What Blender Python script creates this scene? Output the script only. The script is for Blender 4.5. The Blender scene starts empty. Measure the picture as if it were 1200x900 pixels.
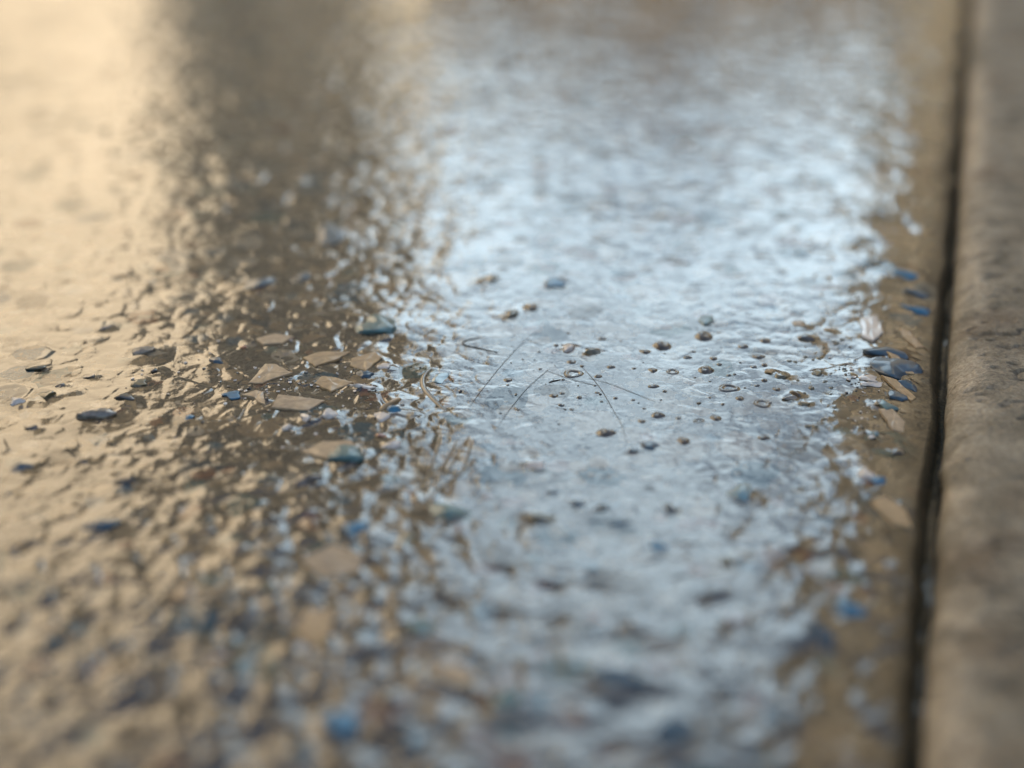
import bpy, bmesh, math, random
import numpy as np
from mathutils import Vector, Matrix

R = math.radians
sc = bpy.context.scene
C = sc.collection
rng = np.random.default_rng(7)
random.seed(7)

# ------------------------------------------------------------------ camera numbers
CAM_H, F_PX, PITCH = .125, 1680.0, R(26)      # camera height (m), focal length in photo pixels, tilt

def at(px, py):
    """point of the ground plane seen at photo pixel (px, py), in metres"""
    a = (px-600)/F_PX; b = (450-py)/F_PX
    d = (a, math.cos(PITCH)+b*math.sin(PITCH), -math.sin(PITCH)+b*math.cos(PITCH))
    t = CAM_H/-d[2]
    return Vector((d[0]*t, d[1]*t, 0))

def mm_per_px(px, py):
    p = at(px, py)
    return math.hypot(p.length, CAM_H)/F_PX

# ------------------------------------------------------------------ noise
def h2(i, j, s=0):
    n = (i.astype(np.int64)*374761393 + j.astype(np.int64)*668265263 + s*2147483647) & 0xffffffff
    n = ((n ^ (n >> 13))*1274126177) & 0xffffffff
    n = ((n ^ (n >> 16))*2246822519) & 0xffffffff
    return ((n ^ (n >> 15)) & 0xffffff)/float(0xffffff)

def vnoise(x, y, s=0):
    i = np.floor(x); j = np.floor(y); u = x-i; v = y-j
    u = u*u*u*(u*(u*6-15)+10); v = v*v*v*(v*(v*6-15)+10)
    a = h2(i, j, s); b = h2(i+1, j, s); c = h2(i, j+1, s); d = h2(i+1, j+1, s)
    return (a*(1-u)+b*u)*(1-v)+(c*(1-u)+d*u)*v - .5

def rot(x, y, deg):
    c, s = math.cos(R(deg)), math.sin(R(deg))
    return x*c-y*s, x*s+y*c

def fbm(x, y, lam, octv=3, s=0, gain=.5):
    r = 0; amp = 1; tot = 0
    for k in range(octv):
        a, b = rot(x, y, 31+47*k)
        r = r + amp*vnoise(a/lam*2**k+17.3*k, b/lam*2**k-9.1*k, s+k); tot += amp; amp *= gain
    return r/tot*2

def worley(x, y, size, s=0):
    """nearest-cell id hashes, distance to nearest and second nearest, offset from the cell centre"""
    i0 = np.floor(x/size); j0 = np.floor(y/size)
    d1 = np.full(x.shape, 1e9); d2 = d1.copy()
    r1 = np.zeros(x.shape); r2 = r1.copy(); ox = r1.copy(); oy = r1.copy()
    for di in (-1, 0, 1):
        for dj in (-1, 0, 1):
            i = i0+di; j = j0+dj
            cx = (i+.5+.85*(h2(i, j, s+1)-.5))*size; cy = (j+.5+.85*(h2(i, j, s+2)-.5))*size
            d = np.hypot(x-cx, y-cy)
            m = d < d1
            d2 = np.where(m, d1, np.minimum(d2, d))
            d1 = np.where(m, d, d1)
            r1 = np.where(m, h2(i, j, s+3), r1); r2 = np.where(m, h2(i, j, s+4), r2)
            ox = np.where(m, x-cx, ox); oy = np.where(m, y-cy, oy)
    return d1, d2, r1, r2, ox, oy

def sstep(a, b, x):
    t = np.clip((x-a)/(b-a), 0, 1)
    return t*t*(3-2*t)

# ------------------------------------------------------------------ material helpers
def mat(name):
    m = bpy.data.materials.new(name); m.use_nodes = True
    nt = m.node_tree
    return m, nt, nt.nodes['Principled BSDF']

def node(nt, typ, **kw):
    n = nt.nodes.new(typ)
    for k, v in kw.items():
        if hasattr(n, k): setattr(n, k, v)
        else: n.inputs[k.replace('_', ' ')].default_value = v
    return n

def ramp(nt, stops, interp='LINEAR'):
    n = nt.nodes.new('ShaderNodeValToRGB'); cr = n.color_ramp; cr.interpolation = interp
    while len(cr.elements) > 1: cr.elements.remove(cr.elements[-1])
    cr.elements[0].position = stops[0][0]; cr.elements[0].color = (*stops[0][1], 1)
    for p, c in stops[1:]:
        e = cr.elements.new(p); e.color = (*c, 1)
    return n

def mixc(nt, fac, a, b, mode='MIX'):
    n = nt.nodes.new('ShaderNodeMix'); n.data_type = 'RGBA'; n.blend_type = mode
    L = nt.links
    for v, s in ((fac, n.inputs[0]), (a, n.inputs[6]), (b, n.inputs[7])):
        if isinstance(v, (int, float)): s.default_value = v
        elif isinstance(v, tuple): s.default_value = (*v, 1)
        else: L.new(v, s)
    return n.outputs[2]

def simple(name, col, rough=.8, spec=.3, noise=0., scale=400., coat=0.):
    m, nt, b = mat(name)
    b.inputs['Roughness'].default_value = rough
    b.inputs['Specular IOR Level'].default_value = spec
    b.inputs['Coat Weight'].default_value = coat
    b.inputs['Coat Roughness'].default_value = .08
    if noise:
        tc = node(nt, 'ShaderNodeTexCoord')
        n = node(nt, 'ShaderNodeTexNoise', Scale=scale, Detail=5.)
        nt.links.new(tc.outputs['Object'], n.inputs['Vector'])
        r = ramp(nt, [(.3, tuple(c*(1-noise) for c in col)), (.7, tuple(min(1, c*(1+noise)) for c in col))])
        nt.links.new(n.outputs['Fac'], r.inputs['Fac'])
        nt.links.new(r.outputs['Color'], b.inputs['Base Color'])
    else:
        b.inputs['Base Color'].default_value = (*col, 1)
    return m

# ------------------------------------------------------------------ object helpers
def mesh_obj(name, verts, faces, m, parent=None, smooth=True):
    me = bpy.data.meshes.new(name)
    me.from_pydata(verts, [], faces); me.update()
    if m: me.materials.append(m)
    if smooth: me.shade_smooth()
    o = bpy.data.objects.new(name, me); C.objects.link(o)
    if parent: o.parent = parent
    return o

def tag(o, label=None, cat=None, group=None, kind=None):
    if label: o['label'] = label
    if cat: o['category'] = cat
    if group: o['group'] = group
    if kind: o['kind'] = kind
    return o

def empty(name, loc=(0, 0, 0), rz=0):
    o = bpy.data.objects.new(name, None); C.objects.link(o)
    o.location = loc; o.rotation_euler = (0, 0, rz); o.empty_display_size = .01
    return o

def grid_faces(nr, nc):
    i = np.arange(nr-1)[:, None]*nc + np.arange(nc-1)[None, :]
    return np.stack([i, i+1, i+1+nc, i+nc], -1).reshape(-1, 4)

def grid_obj(name, P, m, attr=None):
    nr, nc, _ = P.shape
    f = grid_faces(nr, nc)
    me = bpy.data.meshes.new(name)
    me.vertices.add(nr*nc); me.vertices.foreach_set('co', P.reshape(-1).astype(np.float32))
    n = len(f)
    me.loops.add(n*4); me.loops.foreach_set('vertex_index', f.reshape(-1).astype(np.int32))
    me.polygons.add(n); me.polygons.foreach_set('loop_start', (np.arange(n)*4).astype(np.int32))
    me.update(calc_edges=True); me.validate()
    me.materials.append(m); me.shade_smooth()
    if attr:
        a = me.attributes.new(attr[0], 'FLOAT', 'POINT'); a.data.foreach_set('value', attr[1].reshape(-1).astype(np.float32))
    o = bpy.data.objects.new(name, me); C.objects.link(o)
    return o

# ------------------------------------------------------------------ the joint line beside the kerb
K0 = Vector((.0516, .1438, 0)); KA = math.atan(.302)          # a point on the joint, its bearing from +Y
KD = Vector((math.sin(KA), math.cos(KA), 0)); KN = Vector((math.cos(KA), -math.sin(KA), 0))
def klat(x, y): return (x-K0.x)*KN.x + (y-K0.y)*KN.y          # signed distance to the joint, + = kerb side

# --- lumpy chips: px, py, width px, depth/width, height/width, material, turn, label
CH = [
    (1043, 433, 68, .75, .26, 'NAVY', -28, 'big lumpy glossy navy chip on the slope beside the joint'),
    (1066, 449, 26, .9, .25, 'NAVY', -35, 'thin navy chip tucked under the big glossy navy chip'),
    (1051, 463, 27, 1.1, .25, 'NAVY', -30, 'dark navy chip between two tan flakes on the joint slope'),
    (1040, 475, 24, 1.1, .3, 'TEAL', -10, 'dark teal chip touching the sharp rounded tan flake'),
    (1031, 563, 26, 1.2, .35, 'BLUE', -30, 'three-cornered blue chip beside a white one on the joint slope'),
    (1016, 556, 22, 1.3, .4, 'WHITE', 0, 'white chip beside the three-cornered blue chip'),
    (1072, 359, 40, .6, .22, 'BLUE', -22, 'nearest of three blue chips in a file along the blurred joint'),
    (1072, 341, 34, .6, .22, 'NAVY', -22, 'middle of three blue chips in a file along the blurred joint'),
    (1060, 322, 34, .8, .25, 'BLUE', -15, 'farthest of three blue chips in a file along the blurred joint'),
    (1036, 415, 54, .6, .2, 'NAVY', -20, 'soft slate blue chip behind the big glossy navy chip'),
    (1020, 447, 24, .9, .25, 'WHITE', 15, 'white chip in front of the big glossy navy chip'),
    (1023, 453, 28, .5, .2, 'WHITE', 18, 'thin white sliver in front of the big glossy navy chip'),
    (1030, 472, 14, 1.1, .4, 'BLACK', 0, 'small black chip above the sharp rounded tan flake'),
    (1026, 507, 11, 1.2, .6, 'PALE', 0, 'small bright bead beside a black dot on the joint slope'),
    (1054, 527, 14, 1.6, .35, 'BLACK', -30, 'small black smudge chip below the sharp rounded tan flake'),
    (1001, 715, 38, 1.2, .3, 'BLUE', 10, 'soft blue chip at the kerb side of the blurred front'),
    (958, 742, 46, 1.1, .28, 'NAVY', 30, 'soft dark navy chip in front of the soft blue chip'),
    (868, 577, 34, 1.2, .30, 'PALE', 40, 'pale blue chip with a dark front edge in the pale sheen'),
    (762, 524, 26, .9, .22, 'NAVY', 15, 'small navy chip with white rim below the row of bubbles'),
    (743, 529, 13, .9, .3, 'NAVY', 0, 'tiny navy chip left of the small navy chip with white rim'),
    (676, 590, 20, .9, .3, 'NAVY', 0, 'left chip of a loose string of three navy chips'),
    (704, 597, 20, 1.0, .35, 'NAVY', 20, 'middle darkest chip of a loose string of three navy chips'),
    (723, 613, 20, 1.2, .3, 'NAVY', 0, 'right chip of a loose string of three navy chips'),
    (785, 597, 18, 1.2, .35, 'NAVY', 20, 'lone dark navy chip right of the string of three'),
    (770, 641, 28, 1.0, .2, 'BLUE', 0, 'soft mid blue chip in front of the lone dark navy chip'),
    (648, 578, 14, .9, .3, 'NAVY', 0, 'small soft navy dot behind the string of three chips'),
    (633, 608, 40, .6, .22, 'OLIVE', -12, 'soft brown chip left of the string of three navy chips'),
    (630, 546, 28, .8, .30, 'WHITE', 0, 'soft white chip with a brown front in the pale sheen'),
    (523, 601, 54, .6, .22, 'TEAL', -5, 'long pale teal chip with a dark front edge at the sheen edge'),
    (413, 622, 34, 1.1, .18, 'BLUE', 10, 'bright blue chip on the blurred front of the dark strip'),
    (397, 851, 44, 1.2, .2, 'BLUE', 5, 'large bright blue chip near the front edge'),
    (352, 893, 38, 1.2, .2, 'NAVY', 0, 'navy chip at the very front, left of the large bright blue one'),
    (142, 805, 28, 1.1, .25, 'NAVY', 0, 'navy chip alone in the blurred front of the warm sheen'),
    (728, 797, 70, .6, .2, 'NAVY', -5, 'long blurred navy chip across the front of the pale sheen'),
    (790, 857, 56, 1.0, .2, 'NAVY', 8, 'large blurred navy chip in front of the long blurred one'),
    (596, 822, 44, 1.2, .22, 'TEAL', 0, 'blurred teal chip at the front of the pale sheen'),
    (494, 735, 36, 1.5, .28, 'TEAL', 20, 'blurred dark teal chip where strip and pale sheen meet'),
    (850, 660, 22, 1.0, .25, 'OLIVE', 0, 'soft brown dot in the kerb side of the pale sheen'),
    (930, 636, 22, 1.8, .25, 'BLACK', -35, 'soft slanted dark chip close to the kerb side sheen edge'),
    (405, 536, 44, .9, .3, 'TEAL', 5, 'dark teal chip with a pale right end in the dark strip'),
    (312, 563, 26, 1.4, .4, 'OLIVE', 35, 'olive black chip beside a warm bump in the dark strip'),
    (357, 566, 36, .9, .3, 'BLACK', 15, 'soft black chip right of the olive black chip'),
    (271, 464, 24, .9, .3, 'BLUE', -10, 'small blue chip with a white front left of the tan flakes'),
    (223, 491, 18, 1.1, .4, 'BLUE', 0, 'small blue chip at the ragged edge of the warm sheen'),
    (302, 336, 30, 1.6, .25, 'NAVY', -30, 'blurred navy chip in the far dark strip'),
    (357, 325, 20, 1.5, .3, 'NAVY', 0, 'small blurred navy chip right of the other far navy chip'),
    (385, 278, 40, 1.6, .2, 'NAVY', 15, 'farthest blurred navy chip in the dark strip'),
    (447, 384, 70, .9, .16, 'TEAL', 0, 'broad blurred dark teal chip where strip meets pale sheen'),
    (430, 440, 22, 1.0, .35, 'NAVY', 12, 'glossy black blue chip in front of the ochre flake'),
    (462, 483, 24, 1.0, .35, 'BLUE', 8, 'sharp blue chip between white bits at the sheen edge'),
    (651, 334, 24, 1.4, .3, 'BLUE', 0, 'blurred blue chip in the far middle of the pale sheen'),
    (576, 329, 16, 1.4, .4, 'OLIVE', 0, 'blurred dark dot left of the far blue chip'),
    (601, 370, 20, 1.0, .4, 'OLIVE', -10, 'soft dark stone above the steep hair'),
    (622, 362, 20, .8, .35, 'BLACK', 10, 'soft black stone right of the soft dark stone'),
    (825, 376, 28, 1.1, .16, 'TEAL', 0, 'round flat teal chip behind the biggest bubble'),
    (694, 414, 20, 1.1, .45, 'OLIVE', 10, 'small knobbly brown stone behind the bent hair'),
    (668, 409, 20, 1.1, .45, 'WHITE', -25, 'small cream stone with a dark tip beside the knobbly one'),
    (945, 397, 20, .9, .4, 'BLACK', -20, 'small black wedge among tan crumbs at the sheen edge'),
    (938, 381, 20, .9, .3, 'TAN2', 10, 'small orange tan crumb behind the black wedge'),
    (973, 388, 14, .9, .35, 'TAN2', 0, 'small tan crumb right of the black wedge'),
    (904, 437, 15, .9, .45, 'TAN2', 10, 'tan crumb with a dark curl above the black crescent'),
    (916, 441, 16, 1.1, .45, 'OLIVE', 25, 'brown crumb right of the tan crumb with a curl'),
    (933, 463, 20, .5, .35, 'BLACK', -45, 'black splinter pointing down towards the joint'),
    (926, 468, 18, .6, .35, 'GREY', 10, 'grey splinter lying against the black splinter'),
    (941, 474, 15, .8, .35, 'OLIVE', 30, 'brown hooked crumb at the end of the black splinter'),
    (958, 437, 12, 1.8, .6, 'OLIVE', -15, 'upright brown crumb at the ragged kerb side sheen edge'),
    (168, 415, 44, .6, .34, 'GREY', 10, 'pale topped grey stone alone in the warm sheen'),
    (110, 490, 56, .5, .30, 'GREY', 18, 'long grey stone lying slanted in the warm sheen'),
    (147, 468, 28, .8, .40, 'BLACK', 12, 'black stone with a tail behind the long grey stone'),
    (164, 452, 22, 1.2, .45, 'OLIVE', 20, 'round olive stone behind the black stone with a tail'),
    (55, 466, 30, .9, .35, 'OLIVE', 0, 'olive stone with a white edge at the far side of the warm sheen'),
    (44, 434, 34, .5, .28, 'OLIVE', 8, 'dark wedge lying behind the olive stone with a white edge'),
    (72, 454, 14, .9, .4, 'BLACK', 0, 'small black stone right of the olive stone with a white edge'),
    (21, 474, 26, .9, .45, 'WHITE', 0, 'white topped stone left of the olive stone'),
    (181, 436, 15, .9, .4, 'BLACK', 5, 'small black stone in front of the pale topped grey stone'),
    (106, 443, 20, .7, .35, 'GREY', -5, 'small grey stone between the black stone and the far bumps'),
    (123, 385, 16, .9, .35, 'GREY', 5, 'small blurred grey stone behind the pale topped one'),
    (26, 550, 30, .9, .35, 'NAVY', 0, 'dark blue stone by the near corner of the warm sheen'),
    (117, 619, 46, .8, .3, 'NAVY', 12, 'large soft dark blue stone in front of the warm sheen'),
    (148, 566, 34, .4, .3, 'BLACK', 20, 'thin dark splinter behind the large soft dark blue stone'),
    (38, 504, 20, .9, .4, 'BLACK', 0, 'small black stone in front of the olive stone'),
    (388, 487, 26, .9, .45, 'WHITE', -5, 'white shell bit with a grey hollow below the slanted tan flake'),
    (359, 492, 24, .8, .4, 'WHITE', 25, 'cream shell bit touching the white shell bit'),
    (338, 503, 16, .8, .5, 'WHITE', 0, 'small white bead in front of the cream shell bit'),
    (420, 455, 20, .5, .35, 'WHITE', 5, 'flat white bit right of the ochre flake with beads'),
    (450, 431, 18, 1.1, .5, 'WHITE', 20, 'white bit beside the glossy black blue chip'),
    (431, 456, 18, .7, .4, 'WHITE', 5, 'white bit with a dark core in front of the ochre flakes'),
    (447, 489, 22, 1.0, .4, 'WHITE', 0, 'white bit left of the sharp blue chip'),
    (446, 511, 13, .9, .5, 'RUST', 0, 'orange crumb in front of the sharp blue chip'),
    (460, 523, 24, .7, .4, 'WHITE', 5, 'white sliver with a black front below the orange crumb'),
    (285, 408, 9, 1., .5, 'RUST', 0, 'tiny rust red crumb at the back of the dark strip'),
    (350, 449, 8, 1., .6, 'BLACK', 0, 'tiny black crumb between the tan flakes'),
    (312, 470, 8, 1., .7, 'BLACK', 0, 'tiny black crumb at the left end of the slanted tan flake'),
    (255, 425, 26, 1.0, .3, 'NAVY', 10, 'soft navy chip behind the warm bumps of the sheen edge'),
]
SKIRT = []
for px, py, w_, asp, hgt, m, turn, label in CH:
    p = at(px, py); W = w_*mm_per_px(px, py); f = math.sqrt(asp)
    SKIRT.append((p.x, p.y, .62*W*f, .22*W*hgt))

# ------------------------------------------------------------------ ground
def ground_height(X, Y):
    D = np.hypot(X, Y)
    px = X/np.maximum(Y, .05)
    # where the coat lies thick and smooth, where it is thin over the flakes
    w = fbm(X, Y, .07, 3, 90)
    s_ = X/np.maximum(np.hypot(Y, CAM_H), .1)                 # about the tangent of the bearing
    pool = sstep(-.075, -.03, s_+.03*w)*(1-sstep(.22, .26, s_+.02*w))
    far = sstep(.34, .50, Y)
    left = 1-sstep(-.20, -.06, s_)                             # coat laid thinner on the side away from the kerb
    band = np.exp(-((Y-.275-.03*w)/.075)**2)
    smooth = pool*(.45+.55*band)
    edge = np.exp(-((s_+.12+.03*w)/.055)**2)                   # rough strip between the two sheens
    rough = np.clip(.62-.5*smooth+.38*edge+.25*w, .08, 1.3)
    front = 1-sstep(.165, .225, Y+.02*w)
    rough = rough+front*(.30+.35*left)
    h = .22e-3*fbm(X, Y, .034, 2, 1)*(.6+.4*rough)
    h += .17e-3*fbm(X, Y, .0105, 2, 11)*(.22+.55*rough)
    h += .070e-3*fbm(X, Y, .0042, 2, 21)*(.10+.75*rough-.08*left)
    h += .020e-3*fbm(X, Y, .0018, 2, 25)*rough
    # pebbly skin: the coat domes over the packed flakes and creases between them
    wx = X+.0020*vnoise(X/.007, Y/.007, 73); wy = Y+.0020*vnoise(X/.007, Y/.007, 74)
    lump = .045+.040*(1-pool)-.015*left*(1-front)+.07*edge+front*(.36-.30*pool)+.05*pool*(1-band)*(1-front)+.05*far
    for size, s, g_ in ((.0060, 131, 1.-.35*front), (.0036, 141, .42-.2*front), (.0092, 151, front*.95)):
        d1, d2, r1, r2, ox, oy = worley(wx, wy, size, s)
        q = np.clip(1-(d1/(size*.62))**2, 0, 1)
        h = h+lump*g_*1e-3*(.25+1.0*r1)*q*sstep(0, .0012, d2-d1)
    # flakes under the coat: each cell a slightly tilted plateau
    wx = X+.0016*vnoise(X/.006, Y/.006, 71); wy = Y+.0016*vnoise(X/.006, Y/.006, 72)
    for size, s, tilt, up in ((.0085, 31, .06, .17e-3), (.0042, 41, .05, .05e-3)):
        d1, d2, r1, r2, ox, oy = worley(wx, wy, size, s)
        e = sstep(0, .0019, d2-d1)
        on = (h2((r1*9973).astype(np.int64), (r2*7919).astype(np.int64), 5) > .6)
        h += on*e*(up*(.3+r2) + tilt*(ox*(r1-.5)+oy*(r2-.5)))*rough*.8
    # pits and pimples of the coat, the pits stretched along the street
    d1, d2, r1, r2, ox, oy = worley(X*.75, Y, .0085, 51)
    rad = .0007+.0013*r1**2
    h += np.where(r2 > .55, .8, -1.)*.28e-3*np.exp(-(d1/rad)**2)*(r1 > .33)*(.20+.5*rough+.20*left+.55*pool*(1-band))
    # the coat rolls down into the joint
    k = klat(X, Y)+.0035*fbm(X, Y, .03, 2, 61)+.0022*fbm(X, Y, .008, 3, 65)
    h -= 1.6e-3*sstep(-.0165, .006, k)
    h += .30e-3*fbm(X, Y, .0095, 2, 67)*sstep(-.030, -.015, k)*(1-.7*sstep(-.012, -.004, k))
    k = klat(X, Y)+.0011*fbm(X, Y, .016, 4, 62)
    h -= .0042*sstep(-.0022, .0004, k)
    for cx, cy, r, up in SKIRT:
        if X.size == 1:
            h = h+up*math.exp(-((X[0, 0]-cx)**2+(Y[0, 0]-cy)**2)/r**2); continue
        rows = np.abs(Y[:, 0]-cy) < 2.6*r
        if not rows.any(): continue
        i0 = rows.argmax(); i1 = len(rows)-rows[::-1].argmax()
        cols = (np.abs(X[i0:i1]-cx) < 2.6*r).any(0)
        if not cols.any(): continue
        j0 = cols.argmax(); j1 = len(cols)-cols[::-1].argmax()
        h[i0:i1, j0:j1] += up*np.exp(-((X[i0:i1, j0:j1]-cx)**2+(Y[i0:i1, j0:j1]-cy)**2)/r**2)
    fade = 1-sstep(1.2, 1.9, D)
    return h*fade - .0057*(1-fade)*(k > 0)

def build_ground():
    ys = [.098]
    while ys[-1] < 1.05:
        d2 = ys[-1]**2+CAM_H**2
        ys.append(ys[-1] + max(.00022, .00030*d2/.082))
    st = ys[-1]-ys[-2]
    while ys[-1] < 400: st *= 1.12; ys.append(ys[-1]+st)
    back = []; st = .0004; y = ys[0]
    while y > -120: st *= 1.12; y -= st; back.append(y)
    ys = np.array(back[::-1]+ys)
    n = 1050
    us = list(np.linspace(-1, 1, n)); st = us[1]-us[0]; a = us[-1]; ext = []
    while a < 900: st *= 1.13; a += st; ext.append(a)
    us = np.array([-e for e in ext[::-1]]+us+ext)
    w = .45*np.hypot(np.clip(ys, .1, .75), CAM_H)
    Y = np.repeat(ys[:, None], len(us), 1); X = w[:, None]*us[None, :]
    Z = ground_height(X, Y)
    return np.stack([X, Y, Z], -1)

def ground_material():
    m, nt, b = mat('resin_flake_floor'); L = nt.links
    tc = node(nt, 'ShaderNodeTexCoord'); co = tc.outputs['Object']
    # gently warped coordinates so that flake edges are not ruler straight
    nz = node(nt, 'ShaderNodeTexNoise', Scale=260., Detail=2.); L.new(co, nz.inputs['Vector'])
    sub = node(nt, 'ShaderNodeVectorMath', operation='SUBTRACT'); L.new(nz.outputs['Color'], sub.inputs[0]); sub.inputs[1].default_value = (.5, .5, .5)
    scl = node(nt, 'ShaderNodeVectorMath', operation='SCALE'); L.new(sub.outputs[0], scl.inputs[0]); scl.inputs['Scale'].default_value = .0022
    add = node(nt, 'ShaderNodeVectorMath', operation='ADD'); L.new(co, add.inputs[0]); L.new(scl.outputs[0], add.inputs[1])
    flat = node(nt, 'ShaderNodeVectorMath', operation='MULTIPLY'); L.new(add.outputs[0], flat.inputs[0]); flat.inputs[1].default_value = (1, 1, 0)
    wv = flat.outputs[0]
    # binder: grey brown, finely mottled
    n1 = node(nt, 'ShaderNodeTexNoise', Scale=900., Detail=6., Roughness=.7); L.new(co, n1.inputs['Vector'])
    binder = ramp(nt, [(.30, (.050, .042, .030)), (.5, (.105, .088, .063)), (.72, (.165, .140, .100))]); L.new(n1.outputs['Fac'], binder.inputs['Fac'])
    col = binder.outputs['Color']
    brown, tan, sand, white = (.10, .083, .060), (.26, .195, .115), (.34, .25, .15), (.40, .37, .32)
    blue, navy, teal, black, rust = (.010, .105, .185), (.008, .050, .090), (.055, .135, .140), (.015, .016, .016), (.24, .105, .055)
    layers = [
        # scale, share of bare binder, colours by cell hash
        (112., .46, [(.46, tan), (.58, brown), (.66, sand), (.735, white), (.78, blue), (.83, teal), (.87, (.14, .12, .09)), (.93, navy), (.965, rust)]),
        (240., .60, [(.60, tan), (.67, brown), (.74, sand), (.81, white), (.86, teal), (.89, black), (.93, blue), (.96, rust)]),
        (700., .80, [(.80, white), (.85, tan), (.90, black), (.96, sand)]),
    ]
    for k, (s, bare, cols) in enumerate(layers):
        vo = node(nt, 'ShaderNodeTexVoronoi', Scale=s); vo.voronoi_dimensions = '2D'; L.new(wv, vo.inputs['Vector'])
        sep = node(nt, 'ShaderNodeSeparateColor'); L.new(vo.outputs['Color'], sep.inputs[0])
        rp = ramp(nt, [(0, brown)]+cols, 'CONSTANT'); L.new(sep.outputs[0], rp.inputs['Fac'])
        gt = node(nt, 'ShaderNodeMath', operation='GREATER_THAN'); L.new(sep.outputs[0], gt.inputs[0]); gt.inputs[1].default_value = bare
        # flakes smaller than their cell
        dd = node(nt, 'ShaderNodeMath', operation='LESS_THAN'); L.new(vo.outputs['Distance'], dd.inputs[0])
        mr = node(nt, 'ShaderNodeMapRange'); L.new(sep.outputs[1], mr.inputs['Value']); mr.inputs['To Min'].default_value = .30; mr.inputs['To Max'].default_value = .62
        L.new(mr.outputs[0], dd.inputs[1])
        mu = node(nt, 'ShaderNodeMath', operation='MULTIPLY'); L.new(gt.outputs[0], mu.inputs[0]); L.new(dd.outputs[0], mu.inputs[1])
        col = mixc(nt, mu.outputs[0], col, rp.outputs['Color'])
        if k == 0:                                             # the blue and teal flakes stand bare of the coat
            g2 = node(nt, 'ShaderNodeMath', operation='GREATER_THAN'); L.new(sep.outputs[0], g2.inputs[0]); g2.inputs[1].default_value = .78
            bare_m = node(nt, 'ShaderNodeMath', operation='MULTIPLY'); L.new(g2.outputs[0], bare_m.inputs[0]); L.new(mu.outputs[0], bare_m.inputs[1])
    # fine mottling on everything
    n2 = node(nt, 'ShaderNodeTexNoise', Scale=2600., Detail=3.); L.new(co, n2.inputs['Vector'])
    r2 = ramp(nt, [(.3, (.19, .18, .155)), (.7, (.40, .385, .33))]); L.new(n2.outputs['Fac'], r2.inputs['Fac'])
    col = mixc(nt, 1., col, r2.outputs['Color'], 'MULTIPLY')
    at_ = node(nt, 'ShaderNodeAttribute', attribute_name='silt')                   # dirt washed into the joint
    n6 = node(nt, 'ShaderNodeTexNoise', Scale=1500., Detail=4.); L.new(co, n6.inputs['Vector'])
    r6 = ramp(nt, [(.3, (.018, .014, .007)), (.7, (.105, .080, .042))]); L.new(n6.outputs['Fac'], r6.inputs['Fac'])
    col = mixc(nt, at_.outputs['Fac'], col, r6.outputs['Color'])
    cw = node(nt, 'ShaderNodeMapRange'); L.new(at_.outputs['Fac'], cw.inputs['Value']); cw.inputs['To Min'].default_value = 1.; cw.inputs['To Max'].default_value = .25
    b1 = node(nt, 'ShaderNodeMapRange'); L.new(bare_m.outputs[0], b1.inputs['Value']); b1.inputs['To Min'].default_value = 1.; b1.inputs['To Max'].default_value = .74
    b2 = node(nt, 'ShaderNodeMath', operation='MULTIPLY'); L.new(cw.outputs[0], b2.inputs[0]); L.new(b1.outputs[0], b2.inputs[1])
    L.new(b2.outputs[0], b.inputs['Coat Weight'])
    L.new(col, b.inputs['Base Color'])
    b.inputs['Roughness'].default_value = .75
    b.inputs['Specular IOR Level'].default_value = .15
    b.inputs['Coat IOR'].default_value = 1.7
    # coat roughness: slightly patchy
    n3 = node(nt, 'ShaderNodeTexNoise', Scale=45., Detail=4.); L.new(co, n3.inputs['Vector'])
    r3 = node(nt, 'ShaderNodeMapRange'); L.new(n3.outputs['Fac'], r3.inputs['Value'])
    r3.inputs['From Min'].default_value = .3; r3.inputs['From Max'].default_value = .7; r3.inputs['To Min'].default_value = .035; r3.inputs['To Max'].default_value = .10
    L.new(r3.outputs[0], b.inputs['Coat Roughness'])
    # coat relief finer than the mesh
    n4 = node(nt, 'ShaderNodeTexNoise', Scale=620., Detail=3.); L.new(co, n4.inputs['Vector'])
    bp = node(nt, 'ShaderNodeBump'); bp.inputs['Strength'].default_value = 1.; bp.inputs['Distance'].default_value = .00005
    L.new(n4.outputs['Fac'], bp.inputs['Height']); L.new(bp.outputs[0], b.inputs['Coat Normal'])
    return m

GP = build_ground()
SILT = sstep(-.0085, -.0012, klat(GP[..., 0], GP[..., 1])+.0022*fbm(GP[..., 0], GP[..., 1], .012, 3, 400))
g = grid_obj('floor', GP, ground_material(), ('silt', SILT)); g['kind'] = 'structure'

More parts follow.
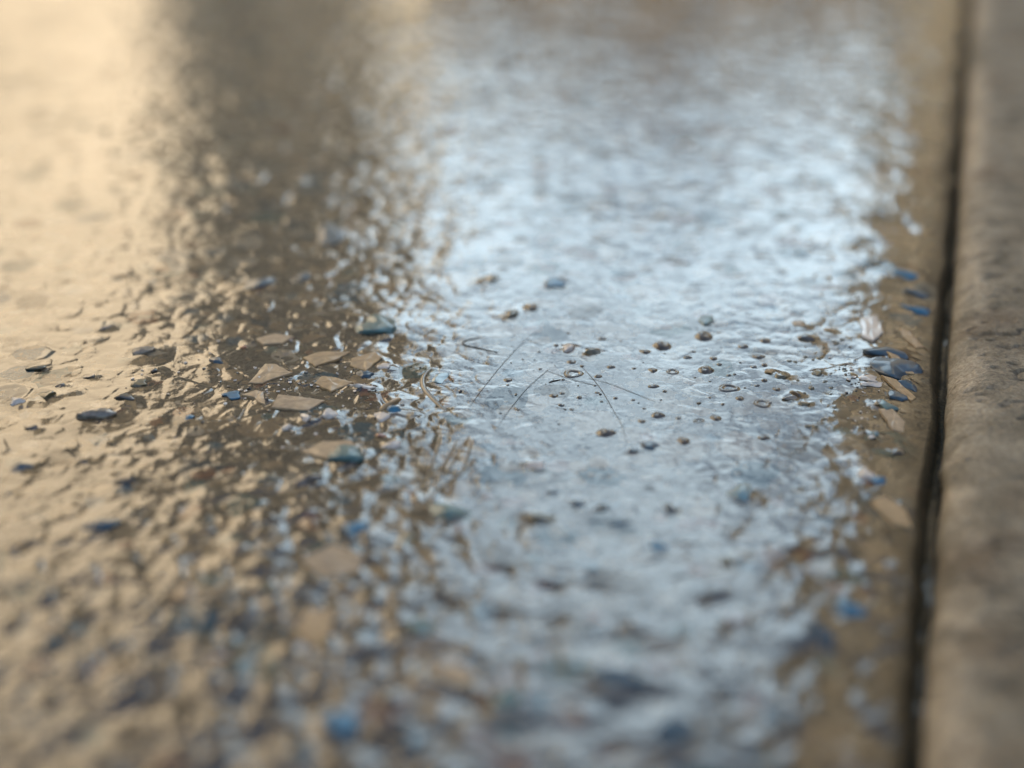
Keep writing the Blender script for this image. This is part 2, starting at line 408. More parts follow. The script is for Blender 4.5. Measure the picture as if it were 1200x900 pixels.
# ------------------------------------------------------------------ kerb strip on the far side of the joint
def kerb_material():
    m, nt, b = mat('worn_concrete'); L = nt.links
    tc = node(nt, 'ShaderNodeTexCoord'); co = tc.outputs['Object']
    n1 = node(nt, 'ShaderNodeTexNoise', Scale=90., Detail=8., Roughness=.65); L.new(co, n1.inputs['Vector'])
    r1 = ramp(nt, [(.28, (.12, .105, .070)), (.5, (.25, .22, .160)), (.72, (.41, .365, .275))]); L.new(n1.outputs['Fac'], r1.inputs['Fac'])
    n2 = node(nt, 'ShaderNodeTexNoise', Scale=1100., Detail=5., Roughness=.7); L.new(co, n2.inputs['Vector'])
    r2 = ramp(nt, [(.3, (.50, .48, .45)), (.7, (1.35, 1.34, 1.3))]); L.new(n2.outputs['Fac'], r2.inputs['Fac'])
    col = mixc(nt, 1., r1.outputs['Color'], r2.outputs['Color'], 'MULTIPLY')
    n5 = node(nt, 'ShaderNodeTexNoise', Scale=38., Detail=5.); L.new(co, n5.inputs['Vector'])
    r5 = ramp(nt, [(.55, (0, 0, 0)), (.68, (1, 1, 1))]); L.new(n5.outputs['Fac'], r5.inputs['Fac'])
    col = mixc(nt, r5.outputs['Color'], col, mixc(nt, .6, col, (.12, .075, .035)))
    at_ = node(nt, 'ShaderNodeAttribute', attribute_name='lit_wear')                  # pale arris: wear plus the lit bevel put into the colour
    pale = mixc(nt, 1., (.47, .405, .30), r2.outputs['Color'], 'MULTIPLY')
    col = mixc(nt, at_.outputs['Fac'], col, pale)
    L.new(col, b.inputs['Base Color'])
    b.inputs['Roughness'].default_value = .62; b.inputs['Specular IOR Level'].default_value = .45
    bp = node(nt, 'ShaderNodeBump'); bp.inputs['Strength'].default_value = .8; bp.inputs['Distance'].default_value = .0014
    L.new(n2.outputs['Fac'], bp.inputs['Height']); L.new(bp.outputs[0], b.inputs['Normal'])
    return m

def build_kerb():
    prof = []
    for t in np.linspace(0, 1, 14): prof.append((.0008+.0006*t, -.015+.0125*t))          # joint face
    for t in np.linspace(0, 1, 46)[1:]:
        a = R(180-90*t); prof.append((.0014+.0090*(1+math.cos(a)), -.0025+.0052*math.sin(a)))  # rounded arris
    for t in np.linspace(0, 1, 90)[1:]: prof.append((.0104+.04*t, .0027))
    for t in np.geomspace(.0504, .40, 20)[1:]: prof.append((t, .0027))
    for t in np.linspace(0, 1, 4)[1:]: prof.append((.40, .0025-.016*t))
    prof = np.array(prof)
    s = [-.10]
    while s[-1] < .62: s.append(s[-1]+.00038)
    st = .0006
    while s[-1] < 30: st *= 1.15; s.append(s[-1]+st)
    st = .0006; bk = []; a = s[0]
    while a > -20: st *= 1.15; a -= st; bk.append(a)
    s = np.array(bk[::-1]+s)
    S = np.repeat(s[:, None], len(prof), 1); A = np.repeat(prof[None, :, 0], len(s), 0); Z = np.repeat(prof[None, :, 1], len(s), 0)
    A0 = A.copy()
    top = sstep(-.005, .0005, Z)
    n = .30e-3*fbm(A, S, .016, 3, 300)+.30e-3*fbm(A, S, .0030, 3, 310)+.15e-3*fbm(A, S, .0012, 2, 315)
    d1, d2, r1, r2, ox, oy = worley(A*.7, S*1.6, .0062, 320)
    chip = -1.2e-3*np.exp(-(d1/(.0004+.0010*r1**2))**2)*(r2 > .4)
    cr = np.abs(fbm(A*.45, S, .011, 3, 330)); crack = -.8e-3*np.exp(-(cr/.03)**2)*sstep(.1, .4, fbm(A, S, .04, 2, 340)+.2)
    Z = Z+(n+chip+crack)*(.4+.6*top)
    A = A+(.65e-3*fbm(S, Z*3, .010, 4, 350)+.5*(n+chip))*(1-.8*sstep(.008, .012, A))
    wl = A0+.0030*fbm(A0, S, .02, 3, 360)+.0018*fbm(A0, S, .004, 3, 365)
    lit_wear = sstep(.0010, .0030, wl)*(1-sstep(.0058, .0092, wl))*np.clip(.55+1.1*fbm(A0, S, .014, 3, 370)+.7*fbm(A0, S, .0035, 2, 375), 0, 1)
    X = K0.x+KD.x*S+KN.x*A; Y = K0.y+KD.y*S+KN.y*A
    return np.stack([X, Y, Z], -1), lit_wear

KP, LIT_WEAR = build_kerb()
kerb = grid_obj('kerb', KP, kerb_material(), ('lit_wear', LIT_WEAR)); kerb['kind'] = 'structure'

# ------------------------------------------------------------------ loose and bedded pieces on the floor
def gz(x, y):
    return float(ground_height(np.array([[x]]), np.array([[y]]))[0, 0])

M_TAN = simple('tan_flake', (.31, .235, .145), .5, .4, .28, 700., .35)
M_TAN2 = simple('ochre_flake', (.31, .22, .115), .5, .4, .28, 700., .35)
M_WHITE = simple('white_flake', (.45, .43, .40), .5, .4, .25, 1100., .8)
M_NAVY = simple('navy_flake', (.004, .038, .070), .45, .5, .35, 900., .55)
M_BLUE = simple('blue_flake', (.006, .105, .200), .45, .5, .25, 900., .4)
M_PALE = simple('pale_blue_flake', (.085, .19, .24), .45, .5, .25, 900., 1.)
M_TEAL = simple('teal_flake', (.030, .100, .110), .45, .5, .3, 900., .6)
M_BLACK = simple('black_flake', (.012, .013, .012), .4, .5, .3, 900., 1.)
M_OLIVE = simple('olive_stone', (.050, .048, .022), .5, .5, .3, 900., 1.)
M_GREY = simple('grey_stone_chip', (.125, .118, .10), .5, .5, .45, 1200., 1.)
M_RUST = simple('rust_flake', (.23, .10, .05), .5, .4, .2, 900., 1.)
M_RESIN = simple('clouded_resin', (.022, .016, .008), .5, .5, .35, 1800., 1.)
M_HAIR = simple('hair', (.030, .022, .016), .4, .5)
M_STRAW = simple('straw', (.26, .22, .15), .6, .4, .25, 900.)

def flake(name, pts, m, label, cat='flake', thick=.30e-3, tilt=(0, 0), lift=0., group=None):
    """thin flat flake with a chipped rim; pts are its corners on the ground plane"""
    P = [at(*p) for p in pts]
    c = sum(P, Vector())/len(P)
    ring = []
    n = len(P); e_ = .0025
    tilt = (tilt[0]*.3+(gz(c.x+e_, c.y)-gz(c.x-e_, c.y))/(2*e_), tilt[1]*.3+(gz(c.x, c.y+e_)-gz(c.x, c.y-e_))/(2*e_))
    for i in range(n):                                         # broken, not ruler straight, edges
        a, b = P[i], P[(i+1) % n]
        e = b-a; nrm = Vector((-e.y, e.x, 0)).normalized()
        for t in (0, .22, .45, .7):
            q = a+e*t
            if t: q += nrm*random.uniform(-.045, .045)*e.length*.6
            ring.append(q-c)
    k = len(ring); vs = []; fs = []
    for s_, z in ((1., -thick*.8), (1.0, thick*.62), (.955, thick)):
        for q in ring: vs.append((q.x*s_, q.y*s_, z+q.x*tilt[0]+q.y*tilt[1]))
    for q in ring: vs.append((q.x*.55, q.y*.55, thick*random.uniform(.85, 1.4)+q.x*.55*tilt[0]+q.y*.55*tilt[1]))
    vs.append((0, 0, thick*1.15))
    for l in range(3):
        for i in range(k):
            j = (i+1) % k
            fs.append((l*k+i, l*k+j, (l+1)*k+j, (l+1)*k+i))
    for i in range(k): fs.append((3*k+i, 3*k+(i+1) % k, 4*k))
    fs.append(tuple(range(k-1, -1, -1)))
    bm = bmesh.new(); bv = [bm.verts.new(v) for v in vs]
    for f in fs: bm.faces.new([bv[i] for i in f])
    bmesh.ops.recalc_face_normals(bm, faces=bm.faces)
    me = bpy.data.meshes.new(name); bm.to_mesh(me); bm.free(); me.materials.append(m)
    o = bpy.data.objects.new(name, me); C.objects.link(o)
    zt = float(np.quantile([gz(q.x+c.x, q.y+c.y)-q.x*tilt[0]-q.y*tilt[1] for q in ring[::2]+[Vector()]], .7))
    o.location = (c.x, c.y, zt+lift)
    return tag(o, label, cat, group)

def chip(name, px, py, w, asp, hgt, m, label, cat='chip', turn=0, seed=0, rough=.28, sink=.35, facet=.0, group=None):
    """lumpy stone chip bedded in the floor: w photo pixels across, asp = depth/width on the ground, hgt = height/width"""
    W = w*mm_per_px(px, py)*(.84 if px < 260 else 1.)
    bm = bmesh.new(); bmesh.ops.create_icosphere(bm, subdivisions=4, radius=.5)
    V = np.array([v.co[:] for v in bm.verts]); sd = seed or int(px*31+py*7)
    r = np.random.default_rng(sd)
    # cut the lump by a few random planes so that it has broken faces
    for _ in range(9):
        n = r.normal(size=3); n[2] *= .8; n /= np.linalg.norm(n); d = r.uniform(.24, .42)
        t = V@n-d; V = V-np.outer(np.clip(t, 0, None)*.93, n)
    n3 = fbm(V[:, 0]+V[:, 2]*.7+sd % 97, V[:, 1]-V[:, 2]*.6, .45, 3, sd % 211)
    n4 = fbm(V[:, 0]-V[:, 2]*.6+sd % 53, V[:, 1]+V[:, 2]*.7, .16, 2, sd % 131)
    V = V*(1+(rough*.45*n3+rough*.22*n4)[:, None])
    a = np.arctan2(V[:, 1], V[:, 0]); f0 = r.uniform(0, 6.28, 3)
    V[:, :2] *= (1+.13*np.cos(2*a+f0[0])+.10*np.cos(3*a+f0[1])+.06*np.cos(5*a+f0[2]))[:, None]
    c, s_ = math.cos(R(turn)), math.sin(R(turn))
    X = V[:, 0]*W; Y = V[:, 1]*W*asp; Z = V[:, 2]*W*hgt
    p = at(px, py); e_ = W*.6
    tx = (gz(p.x+e_, p.y)-gz(p.x-e_, p.y))/(2*e_); ty = (gz(p.x, p.y+e_)-gz(p.x, p.y-e_))/(2*e_)
    for v, x, y, z in zip(bm.verts, X, Y, Z):
        x, y = x*c-y*s_, x*s_+y*c
        v.co = (x, y, z+x*tx+y*ty)
    me = bpy.data.meshes.new(name); bm.to_mesh(me); bm.free(); me.materials.append(m); me.shade_smooth()
    o = bpy.data.objects.new(name, me); C.objects.link(o)
    p = at(px, py); o.location = (p.x, p.y, gz(p.x, p.y)+W*hgt*(.5-sink)-W*hgt*.24)
    return tag(o, label, cat, group)

def bubble(px, py, w, kind, label, cat='bubble', group=None, m=None, name='resin_bubble'):
    """blister of the clear coat: 'dome' closed, 'ring' burst with a raised lip, 'speck' small pimple"""
    W = w*mm_per_px(px, py)/2*.88
    prof = {'dome': [(1.25, -.02), (1.08, .10), (.97, .30), (.80, .50), (.52, .64), (.25, .69), (0, .70)],
            'ring': [(1.3, -.02), (1.10, .14), (.95, .34), (.82, .36), (.68, .18), (.50, .02), (.25, -.04), (0, -.05)],
            'speck': [(1.1, -.05), (1.0, .25), (.82, .55), (.5, .78), (0, .88)]}[kind]
    # smooth the profile
    t = np.linspace(0, len(prof)-1, 15); pr = np.array(prof)
    R_ = np.interp(t, range(len(prof)), pr[:, 0]); Z_ = np.interp(t, range(len(prof)), pr[:, 1])
    nseg = 36; vs = []; fs = []; r = np.random.default_rng(int(px*13+py))
    ex = r.uniform(.9, 1.12); a0 = r.uniform(0, 6.28); w1, w2 = r.uniform(.02, .09, 2); hh = r.uniform(.8, 1.15)
    p = at(px, py)
    for ri, zi in zip(R_, Z_):
        for k in range(nseg):
            a = 2*math.pi*k/nseg; q = ri*(1+w1*math.cos(2*a+a0)+w2*math.cos(3*a-a0))*W
            x, y = q*math.cos(a)*ex, q*math.sin(a)/ex
            vs.append((x, y, zi*W*(.34 if kind == 'ring' else .50)*hh*(1+.18*math.cos(a+a0))))
    for l in range(len(R_)-1):
        for k in range(nseg):
            j = (k+1) % nseg; fs.append((l*nseg+k, l*nseg+j, (l+1)*nseg+j, (l+1)*nseg+k))
    o = mesh_obj(name, vs, fs, m or M_RESIN)
    o.location = (p.x, p.y, gz(p.x, p.y)); return tag(o, label, cat, group)

def strand(name, pts, r0, m, label, cat, lift=.0001, group=None, taper=.5, arch=0.):
    """a hair or straw lying on the floor, following its relief"""
    P = [at(*p) for p in pts]; out = []
    n = 40
    for i in range(n+1):                                       # Catmull-Rom through the points
        t = i/n*(len(P)-1); k = min(int(t), len(P)-2); u = t-k
        p0, p1, p2, p3 = P[max(k-1, 0)], P[k], P[k+1], P[min(k+2, len(P)-1)]
        q = .5*((2*p1)+(p2-p0)*u+(2*p0-5*p1+4*p2-p3)*u*u+(3*p1-p0-3*p2+p3)*u**3)
        out.append(q)
    zs = [gz(q.x, q.y) for q in out]
    zs = [max(zs[max(0, i-3):i+4]) for i in range(len(zs))]
    c = out[0].copy(); vs = []; fs = []; ns = 7
    for i, q in enumerate(out):
        d = (out[min(i+1, n)]-out[max(i-1, 0)]).normalized(); sd = Vector((-d.y, d.x, 0))
        f = i/n; rr = r0*(1-taper*abs(2*f-1)**3)
        z = zs[i]+lift+rr+arch*4*f*(1-f)
        for k in range(ns):
            a = 2*math.pi*k/ns
            v = q-c+sd*rr*math.cos(a); vs.append((v.x, v.y, z+rr*math.sin(a)))
    for i in range(n):
        for k in range(ns):
            j = (k+1) % ns; fs.append((i*ns+k, i*ns+j, (i+1)*ns+j, (i+1)*ns+k))
    fs += [tuple(range(ns-1, -1, -1)), tuple(n*ns+k for k in range(ns))]
    o = mesh_obj(name, vs, fs, m); o.location = (c.x, c.y, 0)
    return tag(o, label, cat, group)

# --- flat tan and white flakes
FL = 'flat flakes on the dark strip'
for pts, m, tilt, label in [
    ([(291, 450), (311, 428.5), (324, 429.5), (343, 440), (307, 451)], M_TAN, (.05, .10), 'five-sided flat tan flake with a bright lit edge on the dark strip'),
    ([(318, 480), (326, 464.5), (352, 466.5), (381, 470), (361, 482)], M_TAN, (0, .06), 'long flat tan flake with a slanted end, nearest of the sharp tan flakes'),
    ([(355, 420), (373, 413.5), (411, 412.5), (397, 421), (369, 430)], M_TAN2, (.02, .05), 'flat ochre flake tapering to a point behind the white grit'),
    ([(410, 429), (412, 421), (440, 414), (447, 421), (429, 435)], M_TAN2, (-.02, .06), 'flat ochre flake beside a dark glossy chip at the pale sheen edge'),
    ([(369, 450), (377, 442), (393, 443.5), (414, 449), (388, 460)], M_TAN2, (.03, .04), 'flat ochre flake with small white beads on its back edge'),
    ([(283, 465), (300, 459), (309, 461), (311, 477), (303, 474), (298, 468)], M_TAN, (0, .02), 'bent dull tan flake left of the long slanted tan flake'),
    ([(300, 398), (322, 392), (345, 396), (330, 404), (308, 405)], M_TAN, (0, .03), 'blurred flat tan flake behind the five-sided flake'),
    ([(352, 530), (378, 518), (412, 519), (420, 532), (388, 542)], M_TAN, (.0, .03), 'broad dull tan flake in front of the white shell bits'),
    ([(1030, 479), (1046, 478.5), (1061, 491), (1060, 503), (1046, 500)], M_TAN, (-.05, .05), 'sharp rounded tan flake on the slope beside the joint'),
    ([(1038, 417), (1052, 420), (1072, 437), (1062, 438), (1046, 427)], M_TAN2, (-.05, .05), 'curved tan flake just behind the big glossy navy chip'),
    ([(1032, 443), (1050, 446), (1074, 463), (1068, 468), (1050, 457)], M_TAN2, (-.05, .04), 'long narrow tan flake running down the slope to the joint'),
    ([(1020, 588), (1038, 581), (1062, 594), (1070, 614), (1046, 613)], M_TAN2, (-.05, .05), 'large soft ochre flake beside the joint, nearer than the sharp rounded one'),
    ([(1056, 383), (1066, 386), (1083, 403), (1074, 405), (1058, 393)], M_TAN2, (-.04, .05), 'blurred tan flake on the joint slope behind the curved flake'),
    ([(1008, 373), (1029, 368), (1035, 391), (1023, 402), (1010, 396)], M_WHITE, (.02, -.08), 'large pale white flake at the kerb side edge of the pale sheen'),
    ([(350, 660), (388, 644), (428, 655), (420, 672), (380, 680)], M_TAN, (.0, .05), 'soft tan flake left of the bright blue chip'),
    ([(345, 742), (362, 716), (392, 722), (388, 748), (362, 758)], M_TAN2, (.0, .08), 'soft ochre flake in the blurred front of the dark strip'),
    ([(500, 792), (530, 778), (560, 790), (540, 808)], M_TAN2, (.0, .04), 'soft ochre flake at the front under the pale sheen'),
]:
    flake('paint_flake', pts, m, label, tilt=tilt)

# --- lumpy chips
PAL = dict(TAN2=M_TAN2, WHITE=M_WHITE, NAVY=M_NAVY, BLUE=M_BLUE, PALE=M_PALE, TEAL=M_TEAL, BLACK=M_BLACK, OLIVE=M_OLIVE, GREY=M_GREY, RUST=M_RUST)
for px, py, w_, asp, hgt, mk, turn, label in CH:
    m = PAL[mk]
    chip('pebble' if m in (M_GREY, M_OLIVE) else 'stone_chip', px, py, w_, asp, hgt, m, label,
         'pebble' if m in (M_GREY, M_OLIVE) else 'chip', turn)

# the oval blue stone in its curled edge of coat
chip('stone_chip', 515, 443, 25, 1.15, .22, M_PALE, 'oval pale blue stone inside a curled brown edge of the coat', 'chip', 0, rough=.12)
strand('resin_edge', [(526, 427), (508, 430), (497, 441), (497, 455), (510, 470), (522, 480), (538, 489)], .0007, M_RESIN,
       'curled brown lip of resin round the oval pale blue stone', 'resin edge', lift=-.00105, taper=.85)
strand('resin_edge', [(470, 468), (455, 476), (446, 482)], .0007, M_TAN2, 'short raised tan seam left of the oval pale blue stone', 'resin edge', lift=-.0007)

# --- blisters in the pale sheen
for px, py, w_, k, label in [
    (825, 394, 23, 'dome', 'biggest brown bubble, farthest back in the right part of the pale sheen'),
    (827, 434, 19, 'dome', 'shiny round brown bubble with a pale seam, above the open ring'),
    (854, 455, 21, 'ring', 'open oval ring bubble in front of the shiny round bubble'),
    (765, 434, 11, 'dome', 'small brown bubble left of a tilted ring'),
    (788, 436, 14, 'ring', 'tilted ring bubble between two brown bubbles'),
    (806, 419, 9, 'dome', 'small dark bubble up left of the shiny round one'),
    (836, 420, 9, 'dome', 'small dark bubble right above the shiny round one'),
    (871, 406, 12, 'dome', 'brown bubble up right of the shiny round one'),
    (889, 418, 13, 'dome', 'flat brown bubble at the right of the bubble field'),
    (897, 399, 13, 'dome', 'peaked bubble with a bright left side'),
    (766, 453, 11, 'dome', 'small bubble with a dark right end below the tilted ring'),
    (867, 467, 10, 'dome', 'black crescent bubble in front of the open oval ring'),
    (893, 473, 19, 'ring', 'bluish ring bubble right of the black crescent'),
    (771, 487, 15, 'dome', 'low brown bubble at the near side of the bubble field'),
    (752, 494, 9, 'dome', 'black bubble left of the low brown bubble'),
    (819, 493, 12, 'ring', 'neat small ring in front of the bubble field'),
    (839, 490, 13, 'dome', 'glossy black bubble right of the neat small ring'),
    (756, 412, 12, 'dome', 'faint bubble left of the pale arched blister'),
    (776, 405, 22, 'dome', 'pale arched blister in the back of the bubble field'),
    (670, 424, 10, 'dome', 'dark round bubble behind the closed ring by the hairs'),
    (672, 438, 22, 'ring', 'wide closed ring between the two bent hairs'),
    (716, 430, 9, 'dome', 'small pyramid bubble right of the bent hair'),
    (595, 445, 10, 'dome', 'dark bubble with a thin tail right of the steep hair'),
    (649, 464, 10, 'dome', 'dark bubble trailing a line in front of the hairs'),
    (701, 441, 9, 'dome', 'dark double bubble touching the bent hair'),
    (706, 397, 9, 'dome', 'dark bubble behind the knobbly brown stone'),
    (895, 513, 13, 'dome', 'soft bubble with a dark side near the kerb side sheen edge'),
    (910, 456, 9, 'dome', 'small black bubble above the grey splinter'),
    (710, 508, 20, 'dome', 'long low blister in front of the end of the bent hair'),
    (801, 517, 16, 'dome', 'soft dark blister between the row of bubbles and the lone navy chip'),
]:
    bubble(px, py, w_, k, label)
for px, py, w_ in [(652, 405, 7), (682, 429, 6), (743, 432, 5), (632, 412, 5), (633, 432, 5), (659, 461, 6), (679, 466, 7), (658, 475, 8),
                   (607, 480, 6), (670, 480, 6), (700, 460, 6), (721, 467, 6), (705, 471, 5), (742, 469, 5), (595, 451, 4), (613, 421, 4), (660, 445, 5), (697, 452, 4)]:
    bubble(px, py, w_, 'speck', 'tiny dark speck of grit caught in the coat near the hairs', 'speck', 'tiny specks near the hairs', M_BLACK, 'grit_speck')
for px, py, w_ in [(813, 412, 6), (843, 427, 7), (779, 459, 6), (832, 466, 4), (854, 440, 6), (861, 439, 5), (832, 447, 4), (795, 490, 7), (755, 479, 5),
                   (883, 430, 8), (873, 455, 4), (887, 452, 6), (902, 472, 5), (896, 428, 8), (896, 446, 8), (779, 414, 4)]:
    bubble(px, py, w_, 'speck', 'tiny dark speck of grit caught in the coat between the bubbles', 'speck', 'tiny specks between the bubbles', M_BLACK, 'grit_speck')
for px, py, w_ in [(925, 423, 6), (932, 424, 6), (944, 418, 6), (960, 419, 8), (953, 421, 5), (965, 407, 5), (968, 410, 4), (981, 402, 7), (987, 398, 6), (977, 400, 6),
                   (942, 461, 5), (951, 455, 8), (974, 455, 5), (973, 462, 5), (967, 448, 6), (986, 428, 6), (990, 436, 6), (935, 446, 5), (989, 463, 7), (978, 478, 6), (955, 500, 9), (947, 500, 8), (966, 492, 7)]:
    bubble(px, py, w_, 'speck', 'tiny brown speck of grit at the ragged kerb side edge of the sheen', 'speck', 'tiny specks at the kerb side edge', M_OLIVE, 'grit_speck')

# --- hairs and dry straws
for pts, label in [
    ([(549, 478), (566, 455), (586, 430), (605, 409), (626, 389)], 'steep straight hair, farthest from the kerb'),
    ([(584, 499), (601, 475), (622, 451), (646, 430)], 'slanting hair just right of the steep straight one'),
    ([(681, 429), (694, 443), (706, 459), (718, 480), (729, 500), (735, 522)], 'long bent hair running forward past the wide closed ring'),
    ([(690, 443), (712, 449), (738, 459), (768, 471)], 'thin hair crossing the bent one towards the bubbles'),
    ([(640, 434), (668, 444), (690, 450), (700, 452)], 'faint thin hair lying across between the slanting and the bent hair'),
]:
    strand('hair', pts, .000042, M_HAIR, label, 'hair', lift=.00004, taper=.6)
strand('fibre', [(643, 448), (650, 446.5), (657, 445)], .00010, M_BLACK, 'short black fibre left of the wide closed ring', 'fibre', lift=0)
strand('fibre', [(562, 396), (545, 400), (543, 404), (560, 408), (583, 413)], .00011, M_HAIR, 'curled brown fibre behind the oval pale blue stone', 'fibre', lift=0)
for pts, label in [
    ([(516, 510), (511, 530), (503, 552), (501, 566)], 'leftmost dry straw of the soft bundle'),
    ([(535, 517), (526, 535), (515, 556), (509, 572)], 'dry straw second from the left in the soft bundle'),
    ([(552, 520), (547, 537), (541, 552)], 'short upright dry straw in the middle of the soft bundle'),
    ([(557, 537), (547, 549), (531, 562), (512, 575)], 'rightmost slanting dry straw of the soft bundle'),
    ([(537, 532), (527, 549), (519, 560)], 'thin dry straw lying between the others in the soft bundle'),
    ([(513, 572), (508, 580), (503, 592)], 'short dark straw stub at the near end of the soft bundle'),
]:
    strand('straw', pts, .00024, M_STRAW, label, 'straw', lift=-.00020, group='soft bundle of dry straws')

# --- glittering fine grit along both edges of the pale sheen: too many to count
def grit(name, n, spots, m, smin, smax):
    bm = bmesh.new()
    for _ in range(n):
        px, py, sx, sy = random.choice(spots)
        x_, y_ = random.gauss(px, sx), random.gauss(py, sy)
        p = at(x_, y_); s_ = (smin+(smax-smin)*random.random()**2.5)*mm_per_px(x_, y_)
        if klat(p.x, p.y) > -.003: continue
        mtx = Matrix.Translation((p.x, p.y, gz(p.x, p.y)+s_*.15)) @ Matrix.Rotation(random.uniform(0, 3), 4, 'Z') @ Matrix.Diagonal((s_, s_*random.uniform(.5, 1.6), s_*random.uniform(.2, .5), 1))
        r = bmesh.ops.create_icosphere(bm, subdivisions=1, radius=.5, matrix=mtx)
        for v in r['verts']: v.co += Vector([random.uniform(-.1, .1)*s_ for _ in range(3)])
    me = bpy.data.meshes.new(name); bm.to_mesh(me); bm.free(); me.materials.append(m)
    o = bpy.data.objects.new(name, me); C.objects.link(o)
    o['label'] = 'fine %s along the ragged edges of the pale sheen' % name.replace('_', ' '); o['category'] = 'grit'; o['kind'] = 'stuff'
    return o
EDGE = [(310, 452, 22, 10), (360, 440, 36, 9), (400, 455, 30, 14), (440, 450, 22, 22), (300, 480, 40, 24), (400, 500, 50, 22), (1000, 445, 10, 14), (1008, 470, 10, 18), (1014, 500, 10, 20), (990, 420, 12, 12), (200, 460, 40, 24), (330, 400, 50, 16)]
grit('white_glint_grit', 150, EDGE, M_WHITE, 1.2, 6.5)  # white bits stand in for glints off the bumps of the coat
grit('dark_grit', 300, EDGE+[(690, 450, 130, 40), (690, 450, 130, 40)], M_BLACK, 1.5, 4.5)

# ------------------------------------------------------------------ the street that the wet-looking coat mirrors
def box_bm(bm, x0, x1, y0, y1, z0, z1):
    vs = [bm.verts.new((x, y, z)) for x in (x0, x1) for y in (y0, y1) for z in (z0, z1)]
    for f in ((0, 1, 3, 2), (4, 6, 7, 5), (0, 4, 5, 1), (2, 3, 7, 6), (0, 2, 6, 4), (1, 5, 7, 3)):
        bm.faces.new([vs[i] for i in f])

def bm_obj(name, bm, m, parent=None):
    bmesh.ops.recalc_face_normals(bm, faces=bm.faces)
    me = bpy.data.meshes.new(name); bm.to_mesh(me); bm.free(); me.materials.append(m)
    o = bpy.data.objects.new(name, me); C.objects.link(o)
    if parent: o.parent = parent
    return o

glass = simple('dark_glass', (.02, .022, .025), .08, .5)
def building(label, x0, x1, y0, y1, h, wall_m, roof_m, face=None, nw=0, ns=0):
    r = empty('building', ((x0+x1)/2, (y0+y1)/2, 0)); tag(r, label, 'building')
    hx, hy = (x1-x0)/2, (y1-y0)/2
    bm = bmesh.new(); box_bm(bm, -hx, hx, -hy, hy, 0, h); bm_obj('wall', bm, wall_m, r)
    bm = bmesh.new(); box_bm(bm, -hx-.15, hx+.15, -hy-.15, hy+.15, h+.003, h+.35); bm_obj('roof', bm, roof_m, r)
    for i in range(nw):
        for k in range(ns):
            z = h*(k+.35)/ns; zz = z+h/ns*.45
            bm = bmesh.new()
            if face == 'x':
                c = -hy+2*hy*(i+.5)/nw; s = hy/nw*.32; box_bm(bm, hx-.1, hx+.02, c-s, c+s, z, zz)
            else:
                c = -hx+2*hx*(i+.5)/nw; s = hx/nw*.4; box_bm(bm, c-s, c+s, -hy-.02, -hy+.1, z, zz)
            bm_obj('window', bm, glass, r)
    return r

cream = simple('cream_render', (.70, .655, .57), .9, .2, .06, 3.)
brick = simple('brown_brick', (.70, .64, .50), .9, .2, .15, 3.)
stone = simple('grey_stone', (.24, .21, .17), .9, .2, .12, 2.)
slate = simple('roof_slate', (.06, .06, .06), .8)
cream_house = building('sunlit cream house mirrored as the warm sheen on the floor', -20, -6, 2, 24.4, 12.2, cream, slate)
bm = bmesh.new(); box_bm(bm, 6.95, 7.04, -11.15, 11.15, 0, 4.9); bm_obj('dimming_plinth', bm, simple('dimming_plinth_stone', (.45, .415, .35), .9, .2, .1, 3.), cream_house)  # darker lower wall added to dim the far end of the warm reflection
building('unseen tall dark brick house added behind the sunlit cream one to darken the near floor reflection', -46, -22.5, -8, 26, 46, simple('dark_brick', (.085, .060, .034), .9, .2, .15, 2.), slate, 'x', 7, 9)  # block added to dim the sky mirrored above the cream roof
building('shaded brown block mirrored as the dark band between the warm and the pale sheen', -12.4, -2.65, 30, 40, 30, brick, slate, 'y', 5, 8)
building('tall shaded house mirrored as the dark strip of floor next to the kerb', 8, 18, 20.5, 29.9, 26, brick, slate, 'y', 4, 7)
building('unseen long low house added beside the pavement to keep the floor in shade', 8, 18, -25, 20.3, 6.2, stone, slate)  # unseen sun blocker for the floor, low enough to leave the cream wall lit
building('distant low grey building mirrored beyond the pale sheen at the top', -10, 30, 62, 74, 17.3, stone, slate, 'y', 10, 3)

# ------------------------------------------------------------------ light
SUN_AZ, SUN_EL = R(105), R(20)                                 # azimuth from +Y towards +X
w = bpy.data.worlds.new('World'); sc.world = w; w.use_nodes = True
nt = w.node_tree; bg = nt.nodes['Background']
sky = nt.nodes.new('ShaderNodeTexSky'); sky.sky_type = 'NISHITA'; sky.sun_disc = False
sky.sun_elevation = SUN_EL; sky.sun_rotation = SUN_AZ; sky.air_density = 1.; sky.dust_density = 2.5; sky.ozone_density = 1.
# broken cloud, added and masked by direction to brighten the mirrored sky gap
tc = nt.nodes.new('ShaderNodeTexCoord')
mp = nt.nodes.new('ShaderNodeMapping'); mp.inputs['Scale'].default_value = (1, 1, 2.2); nt.links.new(tc.outputs['Generated'], mp.inputs['Vector'])
cn = node(nt, 'ShaderNodeTexNoise', Scale=9., Detail=7., Roughness=.55); nt.links.new(mp.outputs[0], cn.inputs['Vector'])
cr = ramp(nt, [(.40, (0, 0, 0)), (.56, (1, 1, 1))]); nt.links.new(cn.outputs['Fac'], cr.inputs['Fac'])
sx = nt.nodes.new('ShaderNodeSeparateXYZ'); nt.links.new(tc.outputs['Generated'], sx.inputs[0])
yr = node(nt, 'ShaderNodeMapRange'); nt.links.new(sx.outputs['Y'], yr.inputs['Value']); yr.inputs['From Min'].default_value = .45; yr.inputs['From Max'].default_value = .8
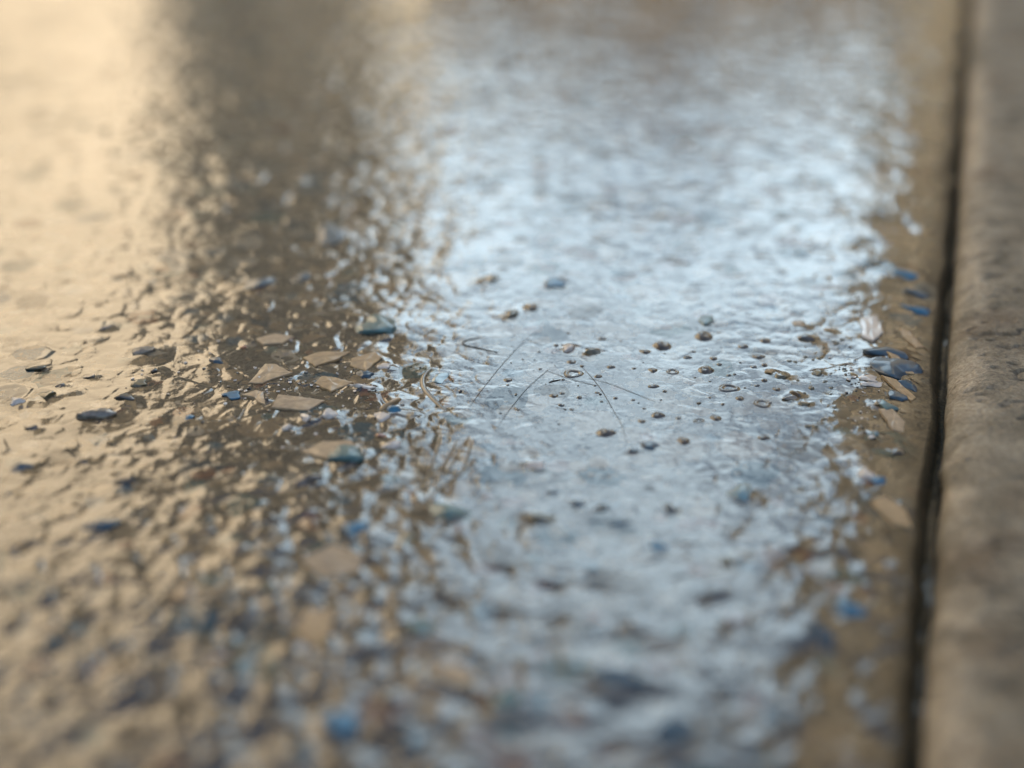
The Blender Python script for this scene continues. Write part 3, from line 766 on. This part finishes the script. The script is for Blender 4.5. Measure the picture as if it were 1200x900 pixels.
zr = node(nt, 'ShaderNodeMapRange'); nt.links.new(sx.outputs['Z'], zr.inputs['Value']); zr.inputs['From Min'].default_value = .70; zr.inputs['From Max'].default_value = .58
ym = node(nt, 'ShaderNodeMath', operation='MULTIPLY'); nt.links.new(yr.outputs[0], ym.inputs[0]); nt.links.new(zr.outputs[0], ym.inputs[1])
fm = node(nt, 'ShaderNodeMath', operation='MULTIPLY'); nt.links.new(cr.outputs['Color'], fm.inputs[0]); nt.links.new(ym.outputs[0], fm.inputs[1])
cm = mixc(nt, fm.outputs[0], sky.outputs[0], (10.4, 13.0, 14.7))
nt.links.new(cm, bg.inputs[0]); bg.inputs[1].default_value = .11
sd = Vector((math.sin(SUN_AZ)*math.cos(SUN_EL), math.cos(SUN_AZ)*math.cos(SUN_EL), math.sin(SUN_EL)))
sl = bpy.data.lights.new('sun', 'SUN'); sl.energy = 4.0; sl.angle = R(.5); sl.color = (1, .82, .60)
so = bpy.data.objects.new('sun', sl); C.objects.link(so); so.location = (3, -3, 30)
so.rotation_euler = sd.to_track_quat('Z', 'Y').to_euler()

# ------------------------------------------------------------------ camera
cd = bpy.data.cameras.new('camera'); cam = bpy.data.objects.new('camera', cd); C.objects.link(cam)
cam.location = (0, 0, CAM_H); cam.rotation_euler = (R(90)-PITCH, 0, 0)
cd.sensor_width = 56; cd.lens = 56*F_PX/1200; cd.clip_start = .01; cd.clip_end = 1000
cd.dof.use_dof = True; cd.dof.focus_distance = CAM_H/math.sin(PITCH)*1.0; cd.dof.aperture_fstop = cd.lens/9.5
cd.dof.aperture_blades = 0
sc.camera = cam

sc.view_settings.view_transform = 'Standard'; sc.view_settings.look = 'None'
sc.view_settings.gamma = 1; sc.view_settings.use_curve_mapping = False
sc.view_settings.exposure = 1.62
sc.cycles.max_bounces = 6
sc.cycles.use_denoising = True
sc.cycles.use_adaptive_sampling = False
w.cycles.sampling_method = 'MANUAL'; w.cycles.sample_map_resolution = 2048
sc.cycles.sample_clamp_indirect = 4.
sc.cycles.sample_clamp_direct = 12.
